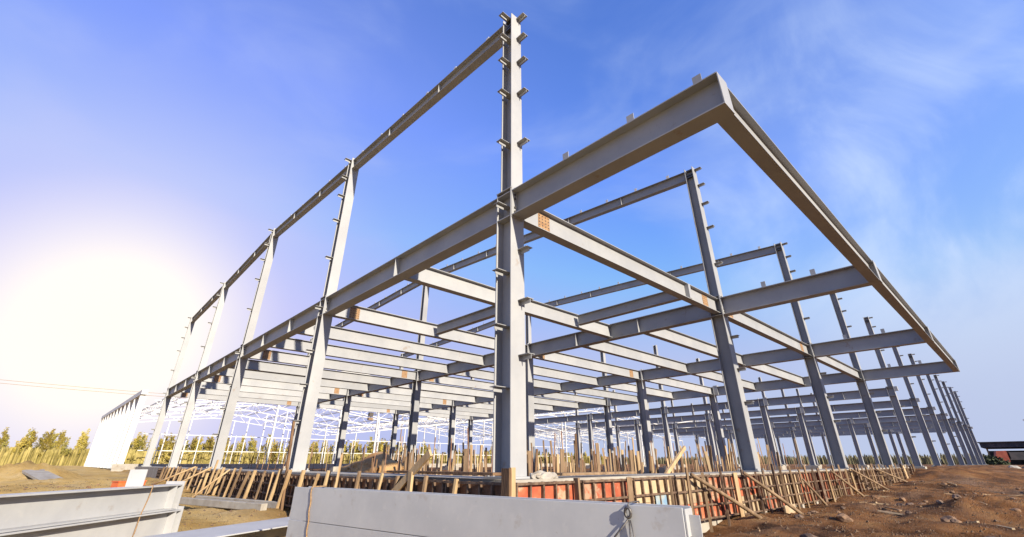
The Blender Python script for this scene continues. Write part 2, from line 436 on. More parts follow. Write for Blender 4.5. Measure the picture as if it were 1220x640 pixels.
# ------------------------------------------------------------------ formwork
PW = 1.5
def form_panel(w, h, style, dark=False):
    """local: along +x, front face towards -y, top at z=0"""
    root = thing('formwork_panel', '', 'formwork')
    if style == 'red': u, l, s = M['ply_red'], M['ply_red'], .5
    elif style == 'tan': u, l, s = M['ply_tan'], M['ply_tan'], .5
    elif style == 'mix': u, l, s = M['ply_tan'], M['ply_red'], .62
    elif style == 'mix2': u, l, s = M['ply_red'], M['ply_tan'], .55
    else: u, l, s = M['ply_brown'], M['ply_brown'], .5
    MB().box(.01, w-.01, 0, .03, -h*s+.003, -.02).build('panel_sheet', u, root)
    MB().box(.01, w-.01, 0, .03, -h, -h*s-.003).build('panel_sheet', l, root)
    g = MB()
    n = 6
    for i in range(n):
        x = .02 + (w-.08)*i/(n-1)
        g.box(x, x+.035, -.055, -.001, -h, -.01)
    for z in (-.012, -h*.33, -h*.66, -h+.045):
        g.box(0, w-.01, -.075, -.0555, z-.035, z)
    g.build('rib_frame', M['rib'], root)
    return root
styles_R = ['red','mix2','tan','mix','red','mix2','mix','tan','red','red','mix2','red','mix','tan','red','mix','tan','red','mix2','tan','mix','red']
adj = {'red':'red','tan':'tan','mix':'tan over red','mix2':'red over tan','brown':'brown'}
nR = 0; x = -.42
protoP = {}
def panel_inst(key, *a):
    if key not in protoP:
        protoP[key] = form_panel(*a); return protoP[key]
    return copy_tree(protoP[key])
for i, st in enumerate(styles_R):
    h = lerp(x, [0,8,16,22,28,34], [.93,.86,.84,.74,.6,.3])
    hk = round(h*8)/8
    o = panel_inst((st, hk), PW, hk, st)
    o.location = (x, -.50 + random.uniform(-.02,.02), -.05 + random.uniform(-.015,.015)); o.rotation_euler = (R(random.uniform(-1,1)), R(random.uniform(-.7,.7)), 0)
    tag(o, '%s plywood formwork panel, %s from the corner on the right side' % (adj[st], ORD[i]), group='formwork panels along the right side')
    x += PW + .02
y = .98
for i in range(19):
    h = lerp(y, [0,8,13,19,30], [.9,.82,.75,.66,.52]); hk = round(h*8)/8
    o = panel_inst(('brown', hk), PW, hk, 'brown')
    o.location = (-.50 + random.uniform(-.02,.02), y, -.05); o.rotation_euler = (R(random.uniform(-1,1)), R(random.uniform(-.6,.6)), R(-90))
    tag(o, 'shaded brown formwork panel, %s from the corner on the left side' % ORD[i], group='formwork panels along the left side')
    y += PW + .02
tag(MB().box(3.35,3.75,-.538,-.534,-.62,-.33).build('blue_patch_sheet', M['ply_blue']), 'faded blue sheet fixed on a tan formwork panel', 'sheet')

def stick(name, p, q, w, h, m, label, cat, group=None):
    b = MB().bar(p, q, w, h); o = b.build(name, m)
    # origin to its foot
    f = Vector(min((p, q), key=lambda t: t[2]))
    for v in o.data.vertices: v.co -= f
    o.location = f
    return tag(o, label, cat, group)
# corner post pair
stick('timber_post', (-.66,-.62,-1.1), (-.66,-.62,.13), .05, .16, M['wood_dark'], 'dark upright board at the corner of the formwork', 'post')
stick('timber_post', (-.585,-.66,-1.1), (-.585,-.66,.14), .085, .05, M['wood'], 'pale upright board at the corner of the formwork', 'post')
# right side upright posts
x = .95; i = 0
while x < 33:
    g = hR(x) - .1; lean = random.uniform(-.05,.05)
    m = random.choice([M['wood'], M['wood_old'], M['wood_old'], M['rib']])
    w = random.choice([.05,.06,.09]) if x > 2 else .1
    top = random.uniform(-.04,.10) if x < 6 else random.uniform(-.03,.2)
    stick('timber_post', (x, -.60, g), (x+lean, -.60+random.uniform(-.02,.03), top), w, .045, m,
          'weathered timber post upright against the formwork on the right side', 'post', 'posts along the right side formwork')
    x += random.uniform(.5,.95) if x > 3 else 1.45; i += 1
# left side leaning posts
y = .6
while y < 27:
    g = hL(y) - .1; m = random.choice([M['wood'], M['wood'], M['wood_old']])
    out = random.uniform(.02,.16) if y > 4 else .03
    top = random.uniform(-.04,.06) if random.random() < .88 else random.uniform(.12,.4)
    stick('timber_post', (-.62-out, y+random.uniform(.0,.35), g), (-.61, y, top), random.choice([.045,.06,.09]), .045, m,
          'pale timber prop leaning on the dark formwork of the left side', 'post', 'props along the left side formwork')
    y += random.uniform(.5,1.0)
# long props
braces = [((4.64,-.68,-.02),(7.32,-1.0,-1.05),.085,'long round timber prop sloping down to the right, nearest the corner'),
 ((7.37,-.68,-.02),(9.3,-1.2,-1.02),.08,'long round timber prop sloping down to the right, second from the corner'),
 ((11.7,-.68,-.25),(12.2,-1.0,-.95),.07,'short steep prop against the right side formwork'),
 ((14.9,-.68,-.05),(16.5,-1.15,-.95),.075,'timber prop in the middle of the right side formwork'),
 ((17.75,-.68,-.03),(21.0,-1.1,-.85),.07,'long low prop far along the right side formwork'),
 ((22.0,-.68,-.05),(26.5,-1.1,-.74),.07,'farthest long prop of the right side formwork'),
 ((-.62,13.6,.0),(-1.5,13.9,-.86),.06,'pale prop standing off the left formwork near the concrete slabs'),
 ((-.62,16.2,.05),(-1.8,17.6,-.8),.07,'pale prop crossing the far end of the left formwork'),
 ((-.62,19.0,.05),(-1.9,20.8,-.76),.07,'farthest pale prop on the left formwork')]
for p, q, r, lab in braces:
    b = MB().tube([Vector(p)-Vector(q), (Vector(p)-Vector(q))*.5 + Vector((0,0,.01)), (0,0,0)], [r*.45, r*.5, r*.55], 8); o = b.build('timber_prop', M['wood_old'] if q[0] > 0 else M['wood'], None, q, smooth=True)
    tag(o, lab, 'prop')
stick('timber_plank', (-.66,2.53,-.36), (-.60,1.40,.36), .05, .12, M['wood'], 'bright orange plank leaning up over the middle of the left formwork', 'plank')
stick('timber_plank', (-.64,1.95,-1.0), (-.64,1.90,.06), .05, .11, M['wood'], 'bright upright plank beside the leaning orange plank', 'plank')
stick('timber_plank', (5.65,.55,-.12), (7.05,.62,.58), .06, .09, M['wood'], 'pale plank leaning up behind the red formwork right of the corner column', 'plank')
stick('timber_plank', (-.64,7.9,-.9), (-.64,8.27,1.25), .06, .06, M['wood_dark'], 'tall dark stake standing at the second left column', 'stake')
stick('timber_walk_board', (-.33,-.1,.045), (-.33,3.1,.045), .26, .04, M['wood_dark'], 'dark walk board lying on the left plinth beside the corner column', 'board')
stick('timber_walk_board', (1.2,.1,.02), (3.6,.14,.02), .3, .04, M['wood_old'], 'grey board lying on the plinth right of the corner column', 'board')
# mortar heap beside the corner column
def lump(name, c, rx, ry, rz, m, seed, label, cat, group=None, sub=2):
    import bmesh
    bm = bmesh.new(); bmesh.ops.create_icosphere(bm, subdivisions=sub, radius=1)
    for v in bm.verts:
        n = noise.noise(v.co*1.3 + Vector((seed*3.1, seed, 0)))*.45 + noise.noise(v.co*3.1 + Vector((0, seed*1.7, 2)))*.2
        v.co *= 1 + n
        v.co.x *= rx; v.co.y *= ry; v.co.z *= rz
    me = D.meshes.new(name); bm.to_mesh(me); bm.free(); me.materials.append(m)
    o = link(name, me, None, c)
    return tag(o, label, cat, group)
lump('mortar_heap', (.62,-.16,-.03), (.27), .13, .10, M['concrete'], 3, 'small heap of sand and mortar at the foot of the corner column', 'heap', sub=3)
lump('soil_heap', (2.4,9.0,-.1), 1.0, 1.2, .48, mat('orange_soil', (.30,.16,.06), (.42,.26,.12), 2, .95, 0, .6, 12), 5, 'orange soil heap inside the frame behind the second left column', 'heap', sub=4)

# stakes and starter bars standing inside
stake_d = {}
for k, (w, d_, m) in enumerate([(.04,.04,'wood'),(.07,.04,'wood'),(.05,.05,'wood_old'),(.09,.03,'wood_old'),(.04,.05,'wood_dark'),(.06,.04,'wood_old')]):
    stake_d[k] = MB().box(-w/2,w/2,-d_/2,d_/2,0,1).data('timber_stake', M[m])
cam0 = Vector((-5.5,-5.86))
cnt = 0
ang0, ang1 = R(14), R(75)
tries = 0
while cnt < 215 and tries < 9000:
    tries += 1
    a = random.uniform(ang0, ang1); dist = random.uniform(9, 27)
    X, Y = cam0.x + dist*math.cos(a), cam0.y + dist*math.sin(a)
    if X < .95 or Y < .9: continue
    if min(abs(X-f) for f in FX) < .5 and min(abs(Y-f) for f in AY) < .6: continue
    # keep to the strips just inside the two walls
    if min(X, Y) > 9 or (a > R(62) and random.random() < .5): continue
    hh = .36 + .2 + (dist/20)*random.choice([.1,.2,.3,.4,.5,.6,.8])*random.uniform(.7,1.1)
    tz = 1.0 if random.random() < .97 else 1.3
    o = link('timber_stake', stake_d[random.randrange(6)], None, (X, Y, -.4), (R(random.gauss(0,3.5)), R(random.gauss(0,3.5)), random.uniform(0,3)), (1,1,hh*tz))
    tag(o, 'upright timber stake in the thicket of stakes inside the steel frame', 'stake', 'stakes inside the frame'); cnt += 1
rb_d = MB().tube([(0,0,0),(0,0,1)], .011, 5).data('starter_bar', M['rebar'])
for X in [1.5 + i*.5 for i in range(34)]:
    o = link('starter_bar', rb_d, None, (X + random.uniform(-.1,.1), .95 + random.uniform(-.05,.1), -.35), (R(random.gauss(0,2)), R(random.gauss(0,2)), 0), (1,1,random.uniform(.6,1.25)))
    tag(o, 'thin rusty starter bar rising behind the right side formwork', 'rebar', 'starter bars behind the right formwork')
for Y in [1.6 + i*.7 for i in range(24)]:
    o = link('starter_bar', rb_d, None, (1.0 + random.uniform(-.05,.1), Y + random.uniform(-.1,.1), -.35), (R(random.gauss(0,2)), R(random.gauss(0,2)), 0), (1,1,random.uniform(.7,1.3)))
    tag(o, 'thin rusty starter bar rising behind the left side formwork', 'rebar', 'starter bars behind the left formwork')
# blocks in the gap under the right side panels
bl = MB().box(-.09,.09,-.08,.08,-.3,.0).data('support_block', M['concrete'])
for X in [8.6,9.6,10.7,11.6,13.0,13.9,15.1,16.4]:
    o = link('support_block', bl, None, (X, -.47, -.90)); tag(o, 'small concrete block propping up the right side formwork', 'block', 'blocks under the right formwork')

# ------------------------------------------------------------------ steel stacked in the foreground
def bevel(o, w=.004):
    m = o.modifiers.new('b', 'BEVEL'); m.width = w; m.segments = 2; m.limit_method = 'ANGLE'
e1 = Vector((-1.95,-3.93,0)); a1 = R(99.2); L1 = 5.40
for (zt, lab) in ((-.10,'long grey steel beam with flat face, upper of the near stack in the middle'), (-.492,'long grey steel beam with flat face, lower of the near stack in the middle')):
    H, W = .386, .20
    root = thing('steel_beam', lab, 'steel beam', (e1.x, e1.y, zt-H), a1, 'steel beams stacked in front of the building')
    # local x runs left along the beam, +y faces the camera side
    b = MB().box(0, L1, -.014, 0, 0, H).box(.0, L1-.03, -W, -W+.014, 0, H).box(0, L1, -W+.0145, -.0145, H/2-.006, H/2+.006)
    o = b.build('beam_body', M['steel_fg'], root); bevel(o, .003)
    o = MB().box(-.09,-.001,-.10,-.088,.04,H-.05).build('splice_plate', M['steel_fg'], root)
    MB().box(-.012,-.001,-W+.02,-.02,H/2+.008,H-.01).build('end_stiffener', M['steel_fg'], root)
# timber bearers under the stack
for k, t in enumerate((.5, 2.7, 4.9)):
    d = Vector((math.cos(a1), math.sin(a1), 0)); n = Vector((math.cos(a1-R(90)), math.sin(a1-R(90)), 0))
    c = e1 + d*t
    gz = -1.16
    o = MB().obox((0,0,0), n*.35, d*.06, Vector((0,0,(-.88-gz)/2))).build('timber_bearer', M['wood_old'], None, (c + n*.1) + Vector((0,0,(-.88+gz)/2)))
    tag(o, 'timber bearer under the near beam stack, %s from the right' % ORD[k], 'bearer', 'bearers under the near beam stack')
# left stack
a2 = R(45.5); dd2 = Vector((math.cos(a2), math.sin(a2), 0)); n2 = Vector((-dd2.y, dd2.x, 0))
e2 = Vector((-3.49,5.01,0))
def left_beam(end, zt, Hh, W, L_, lab):
    c0 = end - dd2*L_
    root = thing('steel_beam', lab, 'steel beam', (c0.x, c0.y, zt-Hh), a2, 'steel beams stacked in front of the building')
    b = MB().ibeam((0,0,Hh/2), (L_,0,Hh/2), W, Hh, (0,1,0), .022, .012)
    for t in (.12,):
        b.box(L_-t-.006, L_-t+.006, .0065, W/2-.005, .0225, Hh-.0225); b.box(L_-t-.006, L_-t+.006, -W/2+.005, -.0065, .0225, Hh-.0225)
    o = b.build('beam_body', M['steel_fg'], root); bevel(o, .003)
    MB().box(L_+.001, L_+.016, -W/2-.02, W/2+.02, -.0, Hh+.05).build('end_plate', M['steel_fg'], root)
    return root
left_beam(e2 + n2*.15, -.15, .40, .30, 7.5, 'grey I-beam on top of the stack at the left edge, cut off by the frame')
left_beam(e2 + n2*.12 + dd2*.12, -.556, .42, .30, 7.3, 'grey I-beam directly under the top beam of the left stack')
left_beam(e2 + n2*.60 + dd2*.75, -.60, .40, .28, 7.0, 'grey I-beam lying behind the left stack and sticking out past it')
o = MB().box(-.13,.13,-.008,.008,0,.25).build('connection_plate', M['steel_fg'], None, (e2 + n2*.16 - dd2*.95) + Vector((0,0,-.148)), ); o.rotation_euler = (0,0,R(-35))
tag(o, 'square grey plate standing on top of the left beam stack', 'plate')
for k, t in enumerate((.7, 4.0)):
    c = e2 - dd2*t + n2*.3
    o = MB().obox((0,0,0), n2*.5, dd2*.06, Vector((0,0,.07))).build('timber_bearer', M['wood_old'], None, c + Vector((0,0,-1.07)))
    tag(o, 'timber bearer under the left beam stack, %s from its end' % ORD[k], 'bearer', 'bearers under the left beam stack')
# flat plate girder on the ground between the stacks
a3 = R(27.5); d3 = Vector((math.cos(a3), math.sin(a3), 0)); n3 = Vector((d3.y, -d3.x, 0))
s3 = Vector((-4.25,3.25,0))
root = thing('steel_beam', 'wide flat grey steel beam lying on its side between the two stacks', 'steel beam', (s3.x, s3.y, -1.13), a3)
b = MB().box(0, 3.1, -1.0, 0, .36, .378).box(0, 3.1, -1.0, 0, 0, .018).box(0,3.1,-.51,-.496,.0185,.3595)
bevel(b.build('beam_body', M['steel_fg'], root), .003)
# lashings
def rope(name, pts, r, m, lab, cat, closed=False, parent=None, n=6):
    o = MB().tube(pts, r, n, closed).build(name, m, parent, smooth=True)
    return tag(o, lab, cat) if not parent else o
dA = Vector((math.cos(a1), math.sin(a1), 0)); nA = Vector((math.cos(a1-R(90)), math.sin(a1-R(90)), 0))   # nA points away from camera
def onstack(t, back, z): return e1 + dA*t + nA*back + Vector((0,0,z))
ring = []
for z in [-.094 - i*.04 for i in range(20)]: ring.append(onstack(4.95 - (z+.1)*-.12 + .01*math.sin(z*30), -.012, z))
ring += [onstack(5.02, .02, -.9), onstack(5.02, .22, -.9)] + [onstack(5.0, .214, z) for z in (-.8,-.4,-.1)] + [onstack(4.96,.21,-.088), onstack(4.95,.0,-.088)]
rope('rope_lashing', ring, .009, M['rope'], 'brown twisted rope tied round the left end of the near beam stack', 'rope', True)
ring = [onstack(4.93, -.028, -.10), onstack(4.915,-.035,-.13), onstack(4.955,-.03,-.15), onstack(4.97,-.03,-.12)]
# wire rope sling at the right
ro = thing('wire_rope_sling', 'dark wire rope sling with an eye, over the right end of the near stack', 'wire rope', onstack(.42, 0, -.9))
o0 = ro.location.copy()
def loc(l): return [tuple(p - o0) for p in l]
eye = [onstack(.42 + .024*math.sin(t), -.03, -.15 + .034*math.cos(t)) for t in [i*math.pi/7 for i in range(14)]]
rope('sling_eye', loc(eye), .012, M['wire'], '', '', True, ro)
rope('sling_strand', loc([onstack(.42,-.02,-.20), onstack(.425,-.02,-.45), onstack(.41,-.02,-.9)]), .006, M['wire'], '', '', False, ro)
rope('sling_strand', loc([onstack(.41,-.02,-.20), onstack(.385,-.02,-.35), onstack(.34,-.02,-.6), onstack(.33,-.02,-.9)]), .005, M['wire'], '', '', False, ro)
rope('sling_strand', loc([onstack(.42,-.02,-.11), onstack(.42,.0,-.085), onstack(.42,.2,-.085), onstack(.42,.215,-.2), onstack(.42,.215,-.9)]), .006, M['wire'], '', '', False, ro)
rope('sling_loop', loc([onstack(.43,-.02,-.20), onstack(.55,-.03,-.32), onstack(.62,-.04,-.48), onstack(.60,-.03,-.62), onstack(.52,-.025,-.7)]), .007, M['wire'], '', '', False, ro)
# rope on the left stack
def onleft(t, side, z): return e2 + n2*.15 - dd2*t + n2*side + Vector((0,0,z))
pts = [onleft(.75,-.16,-.145), onleft(.78,-.17,-.3), onleft(.84,-.165,-.55), onleft(.9,-.2,-.8), onleft(.98,-.2,-1.0), onleft(.98,.17,-1.0), onleft(.85,.17,-.5), onleft(.75,.16,-.14)]
rope('rope_lashing', pts, .009, M['rope'], 'brown rope tied round the left beam stack near its end', 'rope', True)

# ------------------------------------------------------------------ litter on the site
def slab(name, c, ln, w, h, yaw, m, lab, cat, pitch=0, bev=.01):
    o = MB().box(-ln/2, ln/2, -w/2, w/2, -h/2, h/2).build(name, m, None, c); o.rotation_euler = (0, R(pitch), R(yaw)); bevel(o, bev)
    return tag(o, lab, cat)
slab('concrete_kerb', (-1.62,9.9,-.80), 4.3, .17, .17, 104, M['concrete'], 'long concrete kerb stone lying nearer the camera, left of the beam stack', 'kerb stone', 0, .015)
slab('concrete_kerb', (-1.12,10.3,-.80), 4.6, .16, .17, 102, M['concrete'], 'long concrete kerb stone lying nearer the formwork', 'kerb stone', 0, .015)
stick('concrete_slab', (-4.75,26.7,-.60), (-6.0,33,-.02), .95, .10, M['concrete'], 'long grey slab tipped up on a sand heap at the far left', 'slab')
cr = thing('orange_crate', 'orange plastic crate on the sand behind the left beam stack', 'crate', (-2.55,20.6,ground_z(-2.55,20.6)+.0), R(20))
MB().box(-.5,.5,-.25,.25,0,.05).box(-.5,.5,-.25,-.2,.051,.3).box(-.5,.5,.2,.25,.051,.3).box(-.5,-.45,-.199,.199,.051,.3).box(.45,.5,-.199,.199,.051,.3).build('crate_body', M['orange'], cr)
MB().box(-.53,.53,-.28,.28,.301,.33).build('crate_rim', M['orange'], cr)
slab('timber_board', (47,-2.6,-.62), 16, .5, .08, -3, M['concrete'], 'long pale board lying on the ground before the far right columns', 'board', 0, .01)
slab('concrete_scrap', (-1.02,-3.9,-.72), .55, .12, .07, 12, M['concrete'], 'small pale offcut by the right end of the near beam stack', 'offcut', 0, .01)
slab('timber_board', (9.6,-.82,-.93), .9, .05, .22, 2, M['ply_tan'], 'short tan formwork piece leaning under the right side panels', 'board', 0, .005)
# rocks
for i in range(120):
    if i < 90:
        X = random.uniform(1.5, 26); Y = random.uniform(-6.5, -1.2)
        if Y < -4.6 and X < 4: continue
        s = random.choice([.04,.06,.08,.1,.14])*random.uniform(.7,1.3)
    else:
        X = random.uniform(-7,-1.6); Y = random.uniform(7,24); s = random.uniform(.03,.09)
    m = M['stone'] if random.random() < .35 else M['stone_dark']
    o = lump('stone', (X, Y, ground_z(X, Y)+s*.25), s*random.uniform(.8,1.5), s*random.uniform(.7,1.2), s*random.uniform(.45,.8), m, i*.7,
         ('brown stone lying on the red earth right of the near beams' if m is M['stone'] else 'dark clod of earth on the ground right of the near beams') if i < 90 else ('brown stone on the sand left of the formwork' if m is M['stone'] else 'dark clod of earth on the sand left of the formwork'),
         'stone' if m is M['stone'] else 'clod', 'loose %s on the %s' % ('stones' if m is M['stone'] else 'clods', 'red earth' if i < 90 else 'sand'), 1 if s < .06 else 2)
for i in range(16):
    X = 58 + random.uniform(-3,4); Y = -5.0 + random.uniform(-2.5,1)
    s = random.uniform(.25,.6)
    lump('rubble_block', (X, Y, -.55+s*.4), s, s*.8, s*.6, M['stone_dark'] if i % 3 else M['concrete'], i*1.3, 'broken block in the rubble heap at the far right edge', 'rubble', 'rubble heap blocks')
for i in range(26):
    X = random.uniform(3, 24); Y = random.uniform(-5.2, -1.3)
    a_ = random.uniform(0, 3.1); ln = random.uniform(.2,.8); z = ground_z(X, Y) + .03
    stick('timber_offcut', (X, Y, z), (X+ln*math.cos(a_), Y+ln*math.sin(a_), ground_z(X+ln*math.cos(a_), Y+ln*math.sin(a_))+.04), .05, .03, M['wood_old'] if i % 3 else M['ply_tan'],
          'short timber offcut lying on the earth in front of the right side formwork', 'offcut', 'timber offcuts on the earth')
# gravel: uncountable pebbles
pb = MB()
for i in range(14000):
    if random.random() < .75:
        X = random.uniform(-1, 30)**1.0; Y = -random.uniform(.9, 8)
    else:
        X = random.uniform(-8,-.8); Y = random.uniform(4, 26)
    if X < 6 and Y < -5: continue
    s = random.uniform(.008,.03)*(1.6 if random.random() < .12 else 1); z = ground_z(X, Y)
    q = [Vector((math.cos(t)*s*random.uniform(.6,1.3), math.sin(t)*s*random.uniform(.6,1.3), 0)) for t in (0,1.57,3.14,4.71)]
    c = Vector((X, Y, z)); tp = c + Vector((random.uniform(-.3,.3)*s, random.uniform(-.3,.3)*s, s*random.uniform(.5,1)))
    pb.add([c+q[0]-Vector((0,0,.01)), c+q[1]-Vector((0,0,.01)), c+q[2]-Vector((0,0,.01)), c+q[3]-Vector((0,0,.01)), tp], [(0,1,4),(1,2,4),(2,3,4),(3,0,4)])
tag(pb.build('gravel', mat('mixed_gravel', (.06,.036,.022), (.17,.105,.06), 9, .9, lo=.35, hi=.65)), 'small pebbles and crumbs scattered over the earth', 'gravel', kind='stuff')

# ------------------------------------------------------------------ distant white hall
hall = thing('white_steel_hall', 'far white steel hall frame with trussed roof, seen through the grey building', 'steel hall', (0,54,-.3))
HX = [i*13.0 for i in range(13)]; HY = [i*12.0 for i in range(7)]
def hz(x): return 8.6 + 3.0*(1-abs(((x+4) % 52)-26)/26)
def hb(b, name, m=None): return b.build(name, m or M['white_steel'], hall)
for j, y in enumerate(HY):
    for i, x in enumerate(HX[1:]):
        if j > 0 and i % 2 == 0 and j % 2: continue
        hb(MB().box(x-.09, x+.09, y-.09, y+.09, 0, hz(x)-1.4), 'hall_column')
    b = MB(); n = 84; x1 = HX[-1]
    P0 = [Vector((5 + i*(x1-5)/n, y, hz(5 + i*(x1-5)/n))) for i in range(n+1)]
    P1 = [p - Vector((0,0,1.4)) for p in P0]
    for i in range(n):
        b.bar(P0[i], P0[i+1], .16, .16); b.bar(P1[i], P1[i+1], .14, .14)
        b.bar(P1[i] if i % 2 else P0[i], P0[i+1] if i % 2 else P1[i+1], .07, .07)
    hb(b, 'roof_truss')
for i in range(34):
    x = 6 + i*4.4; b = MB(); z = hz(x)
    n = 24
    for k in range(n):
        b.bar((x, k*3, z+.12), (x, k*3+3, z+.12), .09, .18)
        if i % 2 == 0:
            b.bar((x, k*3, z-1.1), (x, k*3+3, z-1.1), .06, .06)
            b.bar((x, k*3, z+.05), (x, k*3+1.5, z-1.1), .05, .05); b.bar((x, k*3+1.5, z-1.1), (x, k*3+3, z+.05), .05, .05)
    hb(b, 'roof_purlin')
for i in range(12):       # the near wall line of closely set columns at the far left
    y = i*4.2
    hb(MB().box(-.25,.25, y-.3, y+.3, 0, 6.55+.012*y), 'wall_column')
hb(MB().bar((0,-.5,6.9),(0,46.8,7.4),.5,.45), 'eaves_beam')
for z in (1.6, 3.1): hb(MB().bar((1,0,z),(66,0,z),.06,.07), 'wall_rail')
for x in [2.5+i*3.4 for i in range(18)]: hb(MB().box(x-.035,x+.035,-.035,.035,0,3.2), 'wall_stud')
hb(MB().box(-.6,70,-1.2,-.9,-.4,.42), 'plinth_wall', M['concrete'])
hst = thing('chain_hoist', 'small dark hoist block hanging from the white roof steel', 'hoist', (24.6,53.4,5.2))
MB().box(-.28,.28,-.2,.2,.55,1.05).build('hoist_body', M['dark'], hst); MB().box(-.32,.32,-.2,.2,.1,.42).build('hook_block', M['wood_old'], hst)
MB().tube([(0,0,1.05),(0,0,3.4)], .03, 5).build('chain', M['dark'], hst); MB().tube([(0,0,.42),(0,0,.55)], .04, 5).build('hook_chain', M['dark'], hst)

# ------------------------------------------------------------------ trees
def tree_proto(kind, seed):
    rnd = random.Random(seed); H = 1.0
    tr = MB(); lean = rnd.uniform(-.02,.10)
    pts = [Vector((lean*t*t, 0, t)) for t in (0,.25,.5,.75,.97)]
    tr.tube(pts, [.018,.014,.010,.006,.002], 6)
    lf = MB()
    for k in range(26):
        t = rnd.uniform(.16,.95); base = Vector((lean*t*t,0,t)); an = rnd.uniform(0,6.28)
        ln = rnd.uniform(.10,.20)*(1.1-.75*t)*1.05
        tip = base + Vector((math.cos(an)*ln+.04, math.sin(an)*ln, rnd.uniform(.12,.24)))
        tr.tube([base, base.lerp(tip,.5)+Vector((0,0,-.01)), tip], [.006,.004,.0015], 4)
        for q in range(52):
            c = base.lerp(tip, rnd.uniform(.25,1.12)) + Vector((rnd.gauss(0,.022), rnd.gauss(0,.022), rnd.gauss(0,.022)))
            u = Vector((rnd.gauss(0,1), rnd.gauss(0,1), rnd.gauss(0,1))).normalized(); w = u.orthogonal().normalized()
            s = rnd.uniform(.009,.021)
            lf.add([c-u*s*1.5, c+w*s, c+u*s*1.5, c-w*s], [(0,1,2,3)])
    return tr.data('trunk', M['bark']), lf.data('crown', M['leafA' if kind == 0 else 'leafB'])
protos = [tree_proto(k % 2, 40+k) for k in range(5)]
tn = 0
def tree(X, Y, h, group, lab):
    global tn
    t, c = protos[tn % 5]; tn += 1
    r = thing('poplar_tree', lab, 'tree', (X, Y, ground_z(X, Y)-.1), random.uniform(0,6.3), group)
    s = (h*random.uniform(.9,1.3), h*random.uniform(.9,1.3), h)
    link('trunk', t, r, None, None, s); link('crown', c, r, None, None, s)
for i in range(290):
    X = -75 + i*.9 + random.uniform(-1.2,1.2); Y = 142 + random.uniform(-7,10)
    f = .72 if X > 95 else 1
    tree(X, Y, random.uniform(4.6,6.6)*f*(1.2 if random.random() < .12 else 1), 'poplars along the horizon', 'young yellow-green poplar in the row on the horizon behind the site')
def scrub(name, x0, x1, y0, y1, n, hh, lab, m):
    b = MB()
    for i in range(n):
        X = random.uniform(x0, x1); Y = random.uniform(y0, y1); g = -.4; c = Vector((X, Y, g))
        for k in range(3):
            u = Vector((random.gauss(0,1), random.gauss(0,1), 0)).normalized()*random.uniform(.12,.5)
            b.add([c-u, c+u, c+u*.5+Vector((0,0,hh*random.uniform(.5,1.2))), c-u*.7+Vector((0,0,hh*random.uniform(.5,1.2)))], [(0,1,2,3)])
    tag(b.build(name, m), lab, 'scrub', kind='stuff')
scrub('dry_scrub', -100, 190, 136, 152, 16000, 3.1, 'low dry scrub below the poplars', M['scrub'])
scrub('far_woodland', 240, 420, -60, 250, 5000, 3.6, 'far off low woodland on the horizon at right', mat('far_wood', (.13,.115,.06), (.20,.18,.10), .2, .9))
# overhead cables far left
cb = thing('overhead_power_line', 'thin double overhead cable crossing the sky at far left', 'cable', (0,0,0))
for dz in (0,.9):
    MB().tube([(-90+ i*12.5, 190 , 23.5+dz - 3.2*(1-((i-8)/8)**2)) for i in range(17)], .05, 4).build('cable', M['rope'], cb)
for X in (-90, 110):
    MB().tube([(X,190,-.5),(X,190,25)], [.3,.18], 8).box(X-.8,X+.8,189.9,190.1,23.2,23.4).build('pole', M['wood_old'], cb)

# ------------------------------------------------------------------ far right shed, lorries, jib
sh = thing('open_shed', 'long dark open-sided shed with flat roof at the far right', 'shed', (150,0,-.3))
MB().box(-3,16,-60,2.2,3.6,4.6).box(-3.3,16.3,-60.3,2.5,4.601,4.75).build('shed_roof', M['blackish'], sh)
for k in range(7):
    MB().box(-2.5,-2.2,1.2-k*9,1.5-k*9,0,3.6).build('shed_post', M['wood_old'], sh)
MB().box(15,15.4,-60,2,0,3.2).build('rear_wall', M['blackish'], sh)
def lorry(X, Y, rz, cabm, lab):
    r = thing('lorry', lab, 'lorry', (X, Y, -.3), rz, 'lorries under the shed')
    MB().box(-3.2,2.0,-1.2,1.2,1.1,1.3).box(-3.2,1.8,-1.2,-1.1,1.301,2.6).box(-3.2,1.8,1.1,1.2,1.301,2.6).box(-3.2,-3.1,-1.099,1.099,1.301,2.6).box(1.7,1.8,-1.099,1.099,1.301,2.7).build('cargo_bed', M['blackish'], r)
    MB().add([(2.1,-1.2,.7),(4.1,-1.2,.7),(4.1,-1.2,1.6),(3.7,-1.2,2.8),(2.1,-1.2,2.9),(2.1,1.2,.7),(4.1,1.2,.7),(4.1,1.2,1.6),(3.7,1.2,2.8),(2.1,1.2,2.9)],
             [(0,1,2,3,4),(9,8,7,6,5),(0,5,6,1),(1,6,7,2),(2,7,8,3),(3,8,9,4),(4,9,5,0)]).build('cab', cabm, r)
    for x in (-2.3,-1.2,3.1):
        for y in (-1.0,1.0):
            MB().tube([(x,y-.18,.5),(x,y+.18,.5)], .5, 14).build('wheel', M['dark'], r)
lorry(146, -3.5, R(100), M['redpaint'], 'dark lorry with dull red cab under the far shed')
lorry(147, -11.5, R(80), M['blackish'], 'dark lorry under the far shed near the picture edge')
